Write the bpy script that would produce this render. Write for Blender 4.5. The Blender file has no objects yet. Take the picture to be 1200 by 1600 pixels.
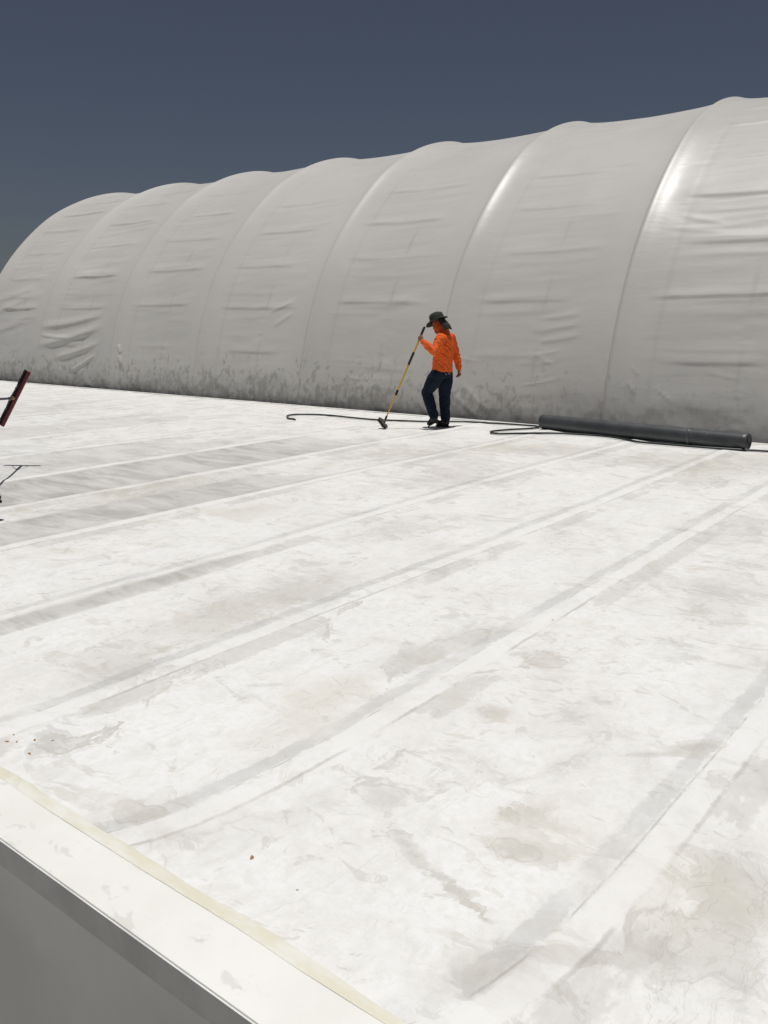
import bpy, bmesh, math, random
import numpy as np
from mathutils import Vector, Matrix, noise as mnoise
R = math.radians
random.seed(7)
S = bpy.context.scene
COL = S.collection

# ------------------------------------------------------------------ camera
YAW = R(38.0); PITCH = R(12.8); EYE = 1.64
cd = bpy.data.cameras.new('camera'); cam = bpy.data.objects.new('camera', cd); COL.objects.link(cam)
cd.sensor_fit = 'HORIZONTAL'; cd.sensor_width = 36; cd.lens = 39.3
cd.clip_start = .05; cd.clip_end = 3000
cam.location = (0, 0, EYE); cam.rotation_euler = (R(90) - PITCH, 0, YAW)
S.camera = cam
S.render.resolution_x = 768; S.render.resolution_y = 1024
S.view_settings.view_transform = 'Standard'; S.view_settings.look = 'None'
S.view_settings.exposure = 0; S.view_settings.gamma = 1

# ------------------------------------------------------------------ sun + sky
SUN = Vector((-.03, .0, 1)).normalized()          # towards the sun, nearly overhead
sd = bpy.data.lights.new('sun', 'SUN'); sun = bpy.data.objects.new('sun', sd); COL.objects.link(sun)
sd.energy = 3.5; sd.angle = R(.53); sd.color = (1, .975, .94)
sun.rotation_euler = SUN.to_track_quat('Z', 'Y').to_euler(); sun.location = (0, 0, 30)
W = bpy.data.worlds.new('World'); S.world = W; W.use_nodes = True
wn = W.node_tree.nodes; wl = W.node_tree.links
bg = wn['Background']
sk = wn.new('ShaderNodeTexSky'); sk.sky_type = 'NISHITA'; sk.sun_disc = False
sk.sun_elevation = math.asin(SUN.z); sk.sun_rotation = math.atan2(SUN.x, SUN.y)
sk.altitude = 0; sk.air_density = 1.0; sk.dust_density = .3; sk.ozone_density = 4.0
hs = wn.new('ShaderNodeHueSaturation'); hs.inputs['Saturation'].default_value = .74; hs.inputs['Value'].default_value = .42
tn = wn.new('ShaderNodeMix'); tn.data_type = 'RGBA'; tn.blend_type = 'MULTIPLY'; tn.inputs[0].default_value = 1; tn.inputs[7].default_value = (1.04, .99, 1.02, 1)
wl.new(sk.outputs[0], hs.inputs['Color']); wl.new(hs.outputs[0], tn.inputs[6]); wl.new(tn.outputs[2], bg.inputs['Color'])
bg.inputs['Strength'].default_value = .05

# ------------------------------------------------------------------ helpers
def tag(o, label=None, cat=None, group=None, kind=None):
    if label: o['label'] = label
    if cat: o['category'] = cat
    if group: o['group'] = group
    if kind: o['kind'] = kind
    return o
def empty(name, loc=(0, 0, 0), rz=0):
    o = bpy.data.objects.new(name, None); COL.objects.link(o); o.location = loc; o.rotation_euler = (0, 0, rz)
    o.empty_display_size = .2
    return o
def link(name, me, mat=None, parent=None, smooth=False):
    o = bpy.data.objects.new(name, me); COL.objects.link(o)
    if mat: me.materials.append(mat)
    if parent: o.parent = parent
    if smooth: me.polygons.foreach_set('use_smooth', [True] * len(me.polygons))
    me.update()
    return o
def bm_obj(name, bm, mat=None, parent=None, smooth=False):
    bmesh.ops.recalc_face_normals(bm, faces=bm.faces)
    me = bpy.data.meshes.new(name); bm.to_mesh(me); bm.free()
    return link(name, me, mat, parent, smooth)
def box(bm, c, size, mtx=None, bevel=0):
    r = bmesh.ops.create_cube(bm, size=1)
    vs = r['verts']
    bmesh.ops.scale(bm, vec=size, verts=vs)
    if bevel:
        es = list({e for v in vs for e in v.link_edges})
        g = bmesh.ops.bevel(bm, geom=es, offset=bevel, segments=2, affect='EDGES', profile=.6)
        vs = list({v for f in g['faces'] for v in f.verts} | {v for v in vs if v.is_valid})
    if mtx: bmesh.ops.transform(bm, matrix=mtx, verts=vs)
    bmesh.ops.translate(bm, vec=c, verts=vs)
    return vs
def tube(bm, pts, ra, rb=None, axis=None, n=16, caps=True, closed_flat=False):
    """sweep of elliptical rings along pts; ra/rb radii per point, axis = direction of the ra radius"""
    pts = [Vector(p) for p in pts]
    m = len(pts)
    if not hasattr(ra, '__len__'): ra = [ra] * m
    if rb is None: rb = ra
    if not hasattr(rb, '__len__'): rb = [rb] * m
    T = []
    for i in range(m):
        a = pts[max(0, i - 1)]; b = pts[min(m - 1, i + 1)]
        T.append((b - a).normalized())
    if caps:                                     # rounded ends
        def cap(p, t, r0, r1, sgn):
            out = []
            for k in (1, 2, 3):
                th = k / 3 * math.pi / 2 * .93
                out.append((p + t * sgn * min(r0, r1) * math.sin(th), r0 * math.cos(th), r1 * math.cos(th), t))
            return out
        A = cap(pts[0], T[0], ra[0], rb[0], -1)[::-1]; B = cap(pts[-1], T[-1], ra[-1], rb[-1], 1)
        rows = A + [(pts[i], ra[i], rb[i], T[i]) for i in range(m)] + B
    else:
        rows = [(pts[i], ra[i], rb[i], T[i]) for i in range(m)]
    ax = Vector(axis) if axis is not None else (Vector((0, 0, 1)) if abs(T[0].z) < .8 else Vector((1, 0, 0)))
    rings = []
    for (p, r0, r1, t) in rows:
        u = ax - t * ax.dot(t)
        if u.length < 1e-4: u = t.orthogonal()
        u.normalize(); v = t.cross(u)
        if axis is None: ax = u
        rings.append([bm.verts.new(p + u * r0 * math.cos(2 * math.pi * k / n) + v * r1 * math.sin(2 * math.pi * k / n)) for k in range(n)])
    for a, b in zip(rings[:-1], rings[1:]):
        for k in range(n):
            bm.faces.new((a[k], a[(k + 1) % n], b[(k + 1) % n], b[k]))
    bm.faces.new(rings[0][::-1]); bm.faces.new(rings[-1])
    return rings
def smooth_path(pts, sub=6):
    P = [Vector(p) for p in pts]; out = []
    for i in range(len(P) - 1):
        p0 = P[max(0, i - 1)]; p1 = P[i]; p2 = P[i + 1]; p3 = P[min(len(P) - 1, i + 2)]
        for k in range(sub):
            t = k / sub
            out.append(.5 * ((2 * p1) + (p2 - p0) * t + (2 * p0 - 5 * p1 + 4 * p2 - p3) * t * t + (3 * p1 - p0 - 3 * p2 + p3) * t ** 3))
    out.append(P[-1]); return out
def fused(name, build, mat, parent, voxel=.006, smooth=4, wrinkle=0, wscale=(9, 9, 22), cut=None):
    """overlapping volumes remeshed into one continuous skin"""
    bm = bmesh.new(); build(bm)
    bmesh.ops.recalc_face_normals(bm, faces=bm.faces)
    me = bpy.data.meshes.new('tmp'); bm.to_mesh(me); bm.free()
    o = bpy.data.objects.new('tmp', me); COL.objects.link(o)
    m = o.modifiers.new('r', 'REMESH'); m.mode = 'VOXEL'; m.voxel_size = voxel; m.adaptivity = 0
    if smooth:
        s = o.modifiers.new('s', 'SMOOTH'); s.factor = .5; s.iterations = smooth
    dg = bpy.context.evaluated_depsgraph_get(); dg.update()
    me2 = bpy.data.meshes.new_from_object(o.evaluated_get(dg)); me2.name = name
    bpy.data.objects.remove(o)
    if wrinkle:
        n = len(me2.vertices); me2.update()
        co = [v.co.copy() for v in me2.vertices]; no = [v.normal.copy() for v in me2.vertices]
        for i in range(n):
            p = co[i]; q = Vector((p.x * wscale[0], p.y * wscale[1], (p.z + .45 * p.x + .2 * math.sin(p.y * 7)) * wscale[2]))
            d = mnoise.noise(q) + .5 * mnoise.noise(q * 2.1 + Vector((3, 7, 1)))
            d = (1 - abs(d) * 2) * .5
            me2.vertices[i].co = p + no[i] * d * wrinkle
    return link(name, me2, mat, parent, True)

# ------------------------------------------------------------------ materials
class NT:
    def __init__(s, name):
        s.m = bpy.data.materials.new(name); s.m.use_nodes = True
        s.t = s.m.node_tree; s.b = s.t.nodes['Principled BSDF']; s.N = s.t.nodes; s.L = s.t.links
        s.pos = s.N.new('ShaderNodeTexCoord').outputs['Object']
    def put(s, inp, v):
        if v is None: return
        if isinstance(v, bpy.types.NodeSocket): s.L.new(v, inp)
        else: inp.default_value = v
    def map(s, scale=(1, 1, 1), loc=(0, 0, 0), rot=(0, 0, 0), src=None):
        n = s.N.new('ShaderNodeMapping'); s.put(n.inputs[0], src or s.pos)
        n.inputs['Scale'].default_value = scale; n.inputs['Location'].default_value = loc; n.inputs['Rotation'].default_value = rot
        return n.outputs[0]
    def noise(s, scale, detail=4, rough=.55, dist=0, src=None, color=False):
        n = s.N.new('ShaderNodeTexNoise'); s.put(n.inputs['Vector'], src or s.pos)
        n.inputs['Scale'].default_value = scale; n.inputs['Detail'].default_value = detail
        n.inputs['Roughness'].default_value = rough; n.inputs['Distortion'].default_value = dist
        return n.outputs['Color' if color else 'Fac']
    def math(s, op, a, b=0.0, c=None, clamp=False):
        n = s.N.new('ShaderNodeMath'); n.operation = op; n.use_clamp = clamp
        s.put(n.inputs[0], a); s.put(n.inputs[1], b)
        if c is not None: s.put(n.inputs[2], c)
        return n.outputs[0]
    def ss(s, x, a, b, lo=0., hi=1.):
        n = s.N.new('ShaderNodeMapRange'); n.interpolation_type = 'SMOOTHSTEP'
        s.put(n.inputs[0], x); s.put(n.inputs[1], a); s.put(n.inputs[2], b); n.inputs[3].default_value = lo; n.inputs[4].default_value = hi
        return n.outputs[0]
    def mix(s, f, a, b, mode='MIX'):
        n = s.N.new('ShaderNodeMix'); n.data_type = 'RGBA'; n.blend_type = mode
        s.put(n.inputs[0], f)
        for i, v in ((6, a), (7, b)):
            s.put(n.inputs[i], tuple(v) + (1,) if isinstance(v, (tuple, list)) and len(v) == 3 else v)
        return n.outputs[2]
    def attr(s, name):
        n = s.N.new('ShaderNodeAttribute'); n.attribute_name = name; return n.outputs['Fac']
    def sep(s, src=None):
        n = s.N.new('ShaderNodeSeparateXYZ'); s.put(n.inputs[0], src or s.pos); return n.outputs
    def bump(s, h, strength=.5, dist=.01, prev=None):
        n = s.N.new('ShaderNodeBump'); s.put(n.inputs['Height'], h); n.inputs['Strength'].default_value = strength
        n.inputs['Distance'].default_value = dist
        if prev: s.L.new(prev, n.inputs['Normal'])
        return n.outputs[0]
    def done(s, color=None, rough=.5, normal=None, metal=0, spec=.5, **k):
        s.put(s.b.inputs['Base Color'], tuple(color) + (1,) if isinstance(color, (tuple, list)) else color)
        s.put(s.b.inputs['Roughness'], rough); s.b.inputs['Metallic'].default_value = metal
        s.b.inputs['Specular IOR Level'].default_value = spec
        if normal: s.L.new(normal, s.b.inputs['Normal'])
        for kk, v in k.items(): s.put(s.b.inputs[kk.replace('_', ' ')], v)
        return s.m
def simple(name, c, rough=.6, var=.25, scale=30, bump=.2, metal=0, spec=.5, bd=.004):
    n = NT(name); f = n.noise(scale, 5)
    c2 = tuple(x * (1 - var) for x in c); c3 = tuple(min(1, x * (1 + var * .6)) for x in c)
    return n.done(n.mix(n.ss(f, .3, .7), c2, c3), rough, n.bump(f, bump, bd), metal, spec)

# --- the painted membrane of the roof
def roof_material():
    n = NT('roof_membrane')
    sd_ = n.attr('seam'); dirt = n.attr('dirt'); pos = n.pos
    X, Y, Z = n.sep()
    warp = n.noise(3.0, 3, color=True)
    wv = n.N.new('ShaderNodeVectorMath'); wv.operation = 'MULTIPLY_ADD'
    n.L.new(warp, wv.inputs[0]); wv.inputs[1].default_value = (.22, .22, 0); n.L.new(pos, wv.inputs[2]); wp = wv.outputs[0]
    big = n.noise(.55, 3, src=n.map((1.3, .6, 1), src=pos))
    # base coat, slightly uneven
    base = n.mix(n.ss(n.noise(1.7, 5, src=wp), .3, .7), (.785, .78, .76), (.845, .842, .825))
    base = n.mix(n.math('MULTIPLY', n.ss(n.noise(28, 6, .7), .35, .75), .42), base, (.69, .68, .65))
    base = n.mix(n.math('MULTIPLY', n.ss(n.noise(5, 6, .65, src=n.map((1, .45, 1), src=wp)), .48, .72), .35), base, (.66, .655, .63))
    c0 = n.noise(75, 5, .75); base = n.mix(n.math('MULTIPLY', n.ss(c0, .52, .68), .22), base, (.66, .65, .62))
    base = n.mix(n.math('MULTIPLY', n.ss(n.noise(14, 8, .75, .6, src=n.map((1, .7, 1), (2, 2, 0))), .47, .62), .42), base, (.67, .66, .62))
    # soft grime
    soft = n.noise(1.1, 6, .62, src=n.map((1.2, .55, 1), (3, 1, 0), src=wp))
    softm = n.ss(n.math('ADD', n.math('ADD', soft, n.math('MULTIPLY', n.math('SUBTRACT', n.noise(16, 6, .7), .5), .3)), n.math('MULTIPLY', dirt, .40)), .48, .78)
    c = n.mix(n.math('MULTIPLY', softm, .46), base, (.54, .525, .485))
    # ragged dried puddles with crisp edges
    nz = n.noise(1.5, 9, .60, 1.2, src=n.map((1.15, .75, 1), (7, 2, 0), src=wp))
    v = n.math('ADD', nz, n.math('MULTIPLY', dirt, .36))
    pud = n.ss(v, .656, .672); rim = n.math('MULTIPLY', n.ss(v, .648, .665), n.ss(v, .70, .672))
    dens = n.ss(n.math('ADD', n.noise(2.6, 6, .6, .4, src=n.map((1, 1, 1), (31, 7, 0))), n.math('MULTIPLY', n.math('SUBTRACT', n.noise(22, 5, .7), .5), .5)), .36, .68, .12, .62)
    c = n.mix(n.math('MULTIPLY', pud, dens), c, n.mix(n.noise(1.9, 3), (.55, .545, .52), (.57, .54, .48)))
    c = n.mix(n.math('MULTIPLY', n.math('MULTIPLY', rim, n.ss(n.noise(3, 4), .42, .62)), .40), c, (.42, .395, .35))
    # smaller crisp flakes of grime, drawn out along the mopping direction
    nz2 = n.noise(3.4, 9, .68, .8, src=n.map((.65, 1.5, 1), (1, 9, 0), rot=(0, 0, .15), src=wp))
    v2 = n.math('ADD', nz2, n.math('MULTIPLY', dirt, .30))
    pf = n.math('MULTIPLY', n.ss(v2, .585, .603), n.math('MULTIPLY', dens, 2.2), clamp=True)
    c = n.mix(n.math('MULTIPLY', pf, .42), c, n.mix(n.ss(n.noise(1.2, 2), .4, .6), (.49, .485, .465), (.56, .53, .455)))
    nz4 = n.noise(8.5, 8, .68, .9, src=n.map((.8, 1.25, 1), (5, 5, 0), rot=(0, 0, -.5), src=wp))
    m4 = n.math('MULTIPLY', n.ss(n.math('ADD', nz4, n.math('MULTIPLY', n.math('SUBTRACT', soft, .5), .45)), .605, .635), .42)
    c = n.mix(m4, c, (.52, .505, .46))
    nz5 = n.noise(5.5, 7, .6, 1.6, src=n.map((1.8, .45, 1), (2, 8, 0), rot=(0, 0, .2), src=wp))
    l5 = n.math('MULTIPLY', n.ss(n.math('ABSOLUTE', n.math('SUBTRACT', nz5, .5)), .016, .0), n.ss(n.math('ADD', n.noise(1.7, 3, src=n.map((1, 1, 1), (9, 9, 0))), n.math('MULTIPLY', dirt, .2)), .52, .66))
    c = n.mix(n.math('MULTIPLY', l5, .42), c, (.42, .40, .36))
    # contour lines left by drying water
    nz3 = n.noise(.9, 7, .55, 1.0, src=n.map((1, .8, 1), (12, 5, 0), src=wp))
    ln = n.math('ABSOLUTE', n.math('SUBTRACT', nz3, .5))
    lm = n.math('MULTIPLY', n.ss(ln, .012, .0), n.ss(n.noise(1.3, 3), .46, .62))
    c = n.mix(n.math('MULTIPLY', lm, .20), c, (.45, .43, .40))
    c = n.mix(n.math('MULTIPLY', n.math('MULTIPLY', n.ss(ln, .07, .0), n.ss(n.noise(1.3, 3), .48, .6)), .22), c, (.50, .485, .46))
    # tan / greenish stains
    tan = n.math('MULTIPLY', n.ss(n.noise(.8, 5, .6, src=n.map((1, 1, 1), (20, 3, 0), src=wp)), .57, .72), .35)
    c = n.mix(tan, c, (.60, .565, .47))
    # dirt gathered along the seams
    ys = n.noise(1.6, 6, .65, src=n.map((.3, 1, 1), (0, 4, 0), src=pos))
    fine = n.noise(9, 7, .7, src=n.map((2.2, .5, 1), src=pos))
    wob = n.math('ADD', sd_, n.math('MULTIPLY', n.math('SUBTRACT', n.noise(2.2, 5, .6, src=n.map((.5, 1, 1), src=pos)), .5), .09))
    fw_ = n.math('MULTIPLY', n.math('SUBTRACT', n.noise(17, 7, .75, src=n.map((1.4, .8, 1), (6, 1, 0))), .5), .085)
    wob = n.math('ADD', wob, fw_)
    def band(c0, w, soft_, x=wob):
        d = n.math('ABSOLUTE', n.math('SUBTRACT', x, c0)); return n.ss(d, w + soft_, w)
    g1 = n.math('MULTIPLY', band(-.072, .030, .018), n.ss(n.math('ADD', ys, n.math('MULTIPLY', fine, .35)), .45, .78))
    g1 = n.math('MAXIMUM', g1, n.math('MULTIPLY', band(-.075, .040, .018), n.ss(n.math('ADD', n.noise(.5, 3, .5, src=n.map((1.2, .8, 1), (9, 2, 0))), n.math('MULTIPLY', n.math('SUBTRACT', fine, .5), .5)), .42, .62, .04, .30)))
    c = n.mix(n.math('MULTIPLY', g1, .42), c, (.42, .415, .40))
    c = n.mix(n.math('MULTIPLY', n.math('MULTIPLY', band(.04, .040, .018, n.math('ADD', sd_, n.math('MULTIPLY', fw_, .5))), n.ss(n.math('ADD', ys, n.math('MULTIPLY', n.noise(6, 6, .65), .5)), .62, .85, .85, .25)), .82), c, (.80, .795, .77))            # clean lap
    c = n.mix(n.math('MULTIPLY', n.math('MULTIPLY', band(.092, .003, .010, n.math('ADD', sd_, n.math('MULTIPLY', fw_, .35))), n.ss(ys, .38, .62)), .50), c, (.36, .34, .31))
    g2 = n.math('MULTIPLY', band(.16, .05, .025), n.ss(n.math('ADD', n.noise(1.1, 5, .6, src=n.map((.3, 1, 1), (0, 14, 0))), n.math('MULTIPLY', fine, .3)), .62, .67))
    c = n.mix(n.math('MULTIPLY', g2, .34), c, (.45, .43, .39))
    hair = n.math('MULTIPLY', band(-.022, .003, .004, sd_), n.ss(fine, .45, .6))
    c = n.mix(n.math('MULTIPLY', hair, .5), c, (.36, .35, .32))
    # the long unwashed sheets
    pan = n.attr('unwashed')
    pm = n.math('MULTIPLY', n.math('MULTIPLY', pan, n.ss(n.math('ADD', pan, n.math('SUBTRACT', n.noise(2.3, 8, .6, .6, src=n.map((.8, 1, 1), src=wp)), .5)), .28, .34)), .88)
    c = n.mix(pm, c, n.mix(n.ss(n.noise(2.6, 8, .7, .8, src=n.map((.45, 1.5, 1), rot=(0, 0, .35))), .36, .62), (.375, .365, .335), (.60, .59, .565)))
    # specks and rust crumbs
    vo = n.N.new('ShaderNodeTexVoronoi'); vo.inputs['Scale'].default_value = 7; n.L.new(pos, vo.inputs['Vector'])
    sp = n.math('MULTIPLY', n.ss(vo.outputs['Distance'], .045, .02), n.ss(n.noise(1.9, 3), .50, .56))
    c = n.mix(n.math('MULTIPLY', sp, .75), c, (.13, .11, .08))
    vo2 = n.N.new('ShaderNodeTexVoronoi'); vo2.inputs['Scale'].default_value = 3.1; n.L.new(n.map((1, 1, 1), (4, 4, 0)), vo2.inputs['Vector'])
    sp2 = n.math('MULTIPLY', n.ss(vo2.outputs['Distance'], .03, .015), n.ss(n.noise(.9, 3), .52, .58))
    c = n.mix(n.math('MULTIPLY', sp2, .8), c, (.42, .16, .05))
    bf = n.noise(60, 4, .6); b1 = n.bump(n.math('ADD', n.noise(7, 6, .6), n.math('MULTIPLY', bf, .12)), .35, .012)
    rough = n.ss(soft, .3, .7, .42, .62)
    return n.done(c, rough, b1, spec=.35)
M_roof = roof_material()

def curb_material():
    n = NT('curb_coating')
    X, Y, Z = n.sep()
    c = n.mix(n.ss(n.noise(3, 5), .3, .7), (.765, .755, .715), (.82, .812, .775))
    v = n.noise(3.2, 7, .55, .8, src=n.map((1, 1.3, 1), (5.2, 1.1, 0)))
    c = n.mix(n.math('MULTIPLY', n.ss(v, .565, .60), .42), c, (.55, .54, .50))
    c = n.mix(n.math('MULTIPLY', n.ss(n.noise(8, 8, .75, .5, src=n.map((1, 1, 1), (3, 3, 0))), .60, .68), .4), c, (.42, .41, .38))
    return n.done(c, .5, n.bump(n.noise(9, 6, .6), .5, .006), spec=.4)
M_curb = curb_material()
def tape_material():
    n = NT('yellowed_sealant')
    c = n.mix(n.ss(n.noise(4, 7, .65, src=n.map((1, 2.5, 1))), .38, .62), (.72, .695, .56), (.79, .78, .72))
    c = n.mix(n.math('MULTIPLY', n.ss(n.noise(7, 8, .7), .60, .66), .5), c, (.66, .62, .52))
    return n.done(c, .35, n.bump(n.noise(12, 5), .4, .006), spec=.5)
M_tape = tape_material()
M_fascia = simple('painted_fascia', (.66, .665, .64), .55, .12, 6, .15)
M_wallp = simple('painted_wall_panel', (.80, .79, .75), .6, .10, 1.3, .15)
M_ground = simple('gravel_ground', (.34, .325, .30), .9, .35, 3, .4)

# --- coated fabric of the big tent
def tent_material():
    n = NT('coated_fabric')
    X, Y, Z = n.sep(); Z = n.math('SUBTRACT', Z, 3.2)
    c = n.mix(n.ss(n.noise(.35, 4, src=n.map((1, 1, 1))), .3, .7), (.53, .517, .49), (.575, .56, .53))
    c = n.mix(n.math('MULTIPLY', n.ss(n.noise(3.5, 6, .65), .45, .75), .20), c, (.53, .515, .48))
    sn = n.attr('stitch_rib_shade')
    c = n.mix(n.math('MULTIPLY', sn, .36), c, (.20, .20, .19))  # seam stitching plus the shade lines painted along the ribs
    # splashed dirt at the foot of the fabric
    sp = n.map((1, 1, .72), rot=(0, .30, 0))
    sp2 = n.map((1, 1, .62), (4, 0, 0), rot=(0, -.25, 0))
    v = n.noise(6.5, 3, .5, .5, src=sp); w = n.noise(8.5, 3, .5, .4, src=sp2); m = n.noise(.55, 3)
    h = n.ss(Z, .95, .05)
    hh = n.math('MULTIPLY', h, n.ss(m, .3, .6, .75, 1.12))
    a = n.ss(n.math('ADD', v, n.math('MULTIPLY', hh, .12)), .60, .72)
    b = n.ss(n.math('ADD', w, n.math('MULTIPLY', hh, .12)), .615, .735)
    d = n.math('MULTIPLY', n.math('MAXIMUM', a, b), n.ss(Z, 1.15, .75))
    side_ = n.ss(X, 5.5, 0, .30, 1)
    c = n.mix(n.math('MULTIPLY', n.math('MULTIPLY', d, side_), .36), c, (.17, .16, .125))
    d = n.math('MULTIPLY', d, n.ss(n.noise(1.1, 4, .6, src=n.map((1, 1, 1), (3, 0, 0))), .40, .60, .12, 1))
    film = n.math('MULTIPLY', n.ss(n.math('ADD', n.noise(2.2, 6, .65, src=n.map((1, 1, .6))), n.math('MULTIPLY', n.ss(Z, .8, -.1), .28)), .52, .8), n.ss(Z, .95, .25))
    c = n.mix(n.math('MULTIPLY', n.math('MULTIPLY', film, side_), .13), c, (.24, .225, .18))
    pale = n.math('MULTIPLY', n.ss(n.noise(4.5, 4, .5, 0.3), .66, .76), n.ss(n.noise(.3, 2), .5, .6))
    c = n.mix(n.math('MULTIPLY', pale, .25), c, (.60, .60, .57))
    fb = n.noise(2.2, 5, .6, .3, src=n.map((.45, 1, 2.4)))
    b1 = n.bump(fb, .22, .02); b2 = n.bump(n.noise(120, 2), .04, .002, b1)
    return n.done(c, n.ss(n.noise(1.5, 4), .3, .7, .35, .41), b2, spec=.28)
M_tent = tent_material()

# ------------------------------------------------------------------ numpy noise
rng = np.random.RandomState(3)
_perm = rng.permutation(512); _perm = np.r_[_perm, _perm]; _val = rng.rand(1024) * 2 - 1
def vnoise(x, y):
    xi = np.floor(x).astype(int); yi = np.floor(y).astype(int); fx = x - xi; fy = y - yi
    fx = fx * fx * (3 - 2 * fx); fy = fy * fy * (3 - 2 * fy)
    h = lambda a, b: _val[_perm[(_perm[a & 511] + b) & 511]]
    return (h(xi, yi) * (1 - fx) + h(xi + 1, yi) * fx) * (1 - fy) + (h(xi, yi + 1) * (1 - fx) + h(xi + 1, yi + 1) * fx) * fy
def fbm(x, y, o=4, r=.5):
    a = 1; t = 0; s = 0
    for k in range(o):
        t = t + a * vnoise(x * 2 ** k + 17.3 * k, y * 2 ** k + 5.1 * k); s += a; a *= r
    return t / s
def sstep(a, b, x):
    t = np.clip((x - a) / (b - a), 0, 1); return t * t * (3 - 2 * t)
def grid_mesh(name, P, attrs=None, normals=None):
    ny, nx = P.shape[:2]
    me = bpy.data.meshes.new(name)
    me.vertices.add(nx * ny); me.vertices.foreach_set('co', P.reshape(-1).astype(np.float32))
    i = np.arange(nx * ny).reshape(ny, nx)
    q = np.stack([i[:-1, :-1], i[:-1, 1:], i[1:, 1:], i[1:, :-1]], -1).reshape(-1)
    nf = (nx - 1) * (ny - 1)
    me.loops.add(nf * 4); me.loops.foreach_set('vertex_index', q.astype(np.int32))
    me.polygons.add(nf); me.polygons.foreach_set('loop_start', np.arange(0, nf * 4, 4, dtype=np.int32))
    me.polygons.foreach_set('loop_total', np.full(nf, 4, np.int32))
    me.update(calc_edges=True); me.validate()
    me.polygons.foreach_set('use_smooth', np.ones(nf, bool))
    for k, v in (attrs or {}).items():
        a = me.attributes.new(k, 'FLOAT', 'POINT'); a.data.foreach_set('value', v.reshape(-1).astype(np.float32))
    if normals is not None:
        me.normals_split_custom_set_from_vertices(normals.reshape(-1, 3).tolist())
    return me

# ================================================================== GROUND
bm = bmesh.new()
GZ = -3.2
bmesh.ops.create_grid(bm, x_segments=8, y_segments=8, size=1500)
g = bm_obj('ground', bm, M_ground); g.location = (0, 0, GZ); tag(g, 'pale gravelly ground round the building', kind='structure')

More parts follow.
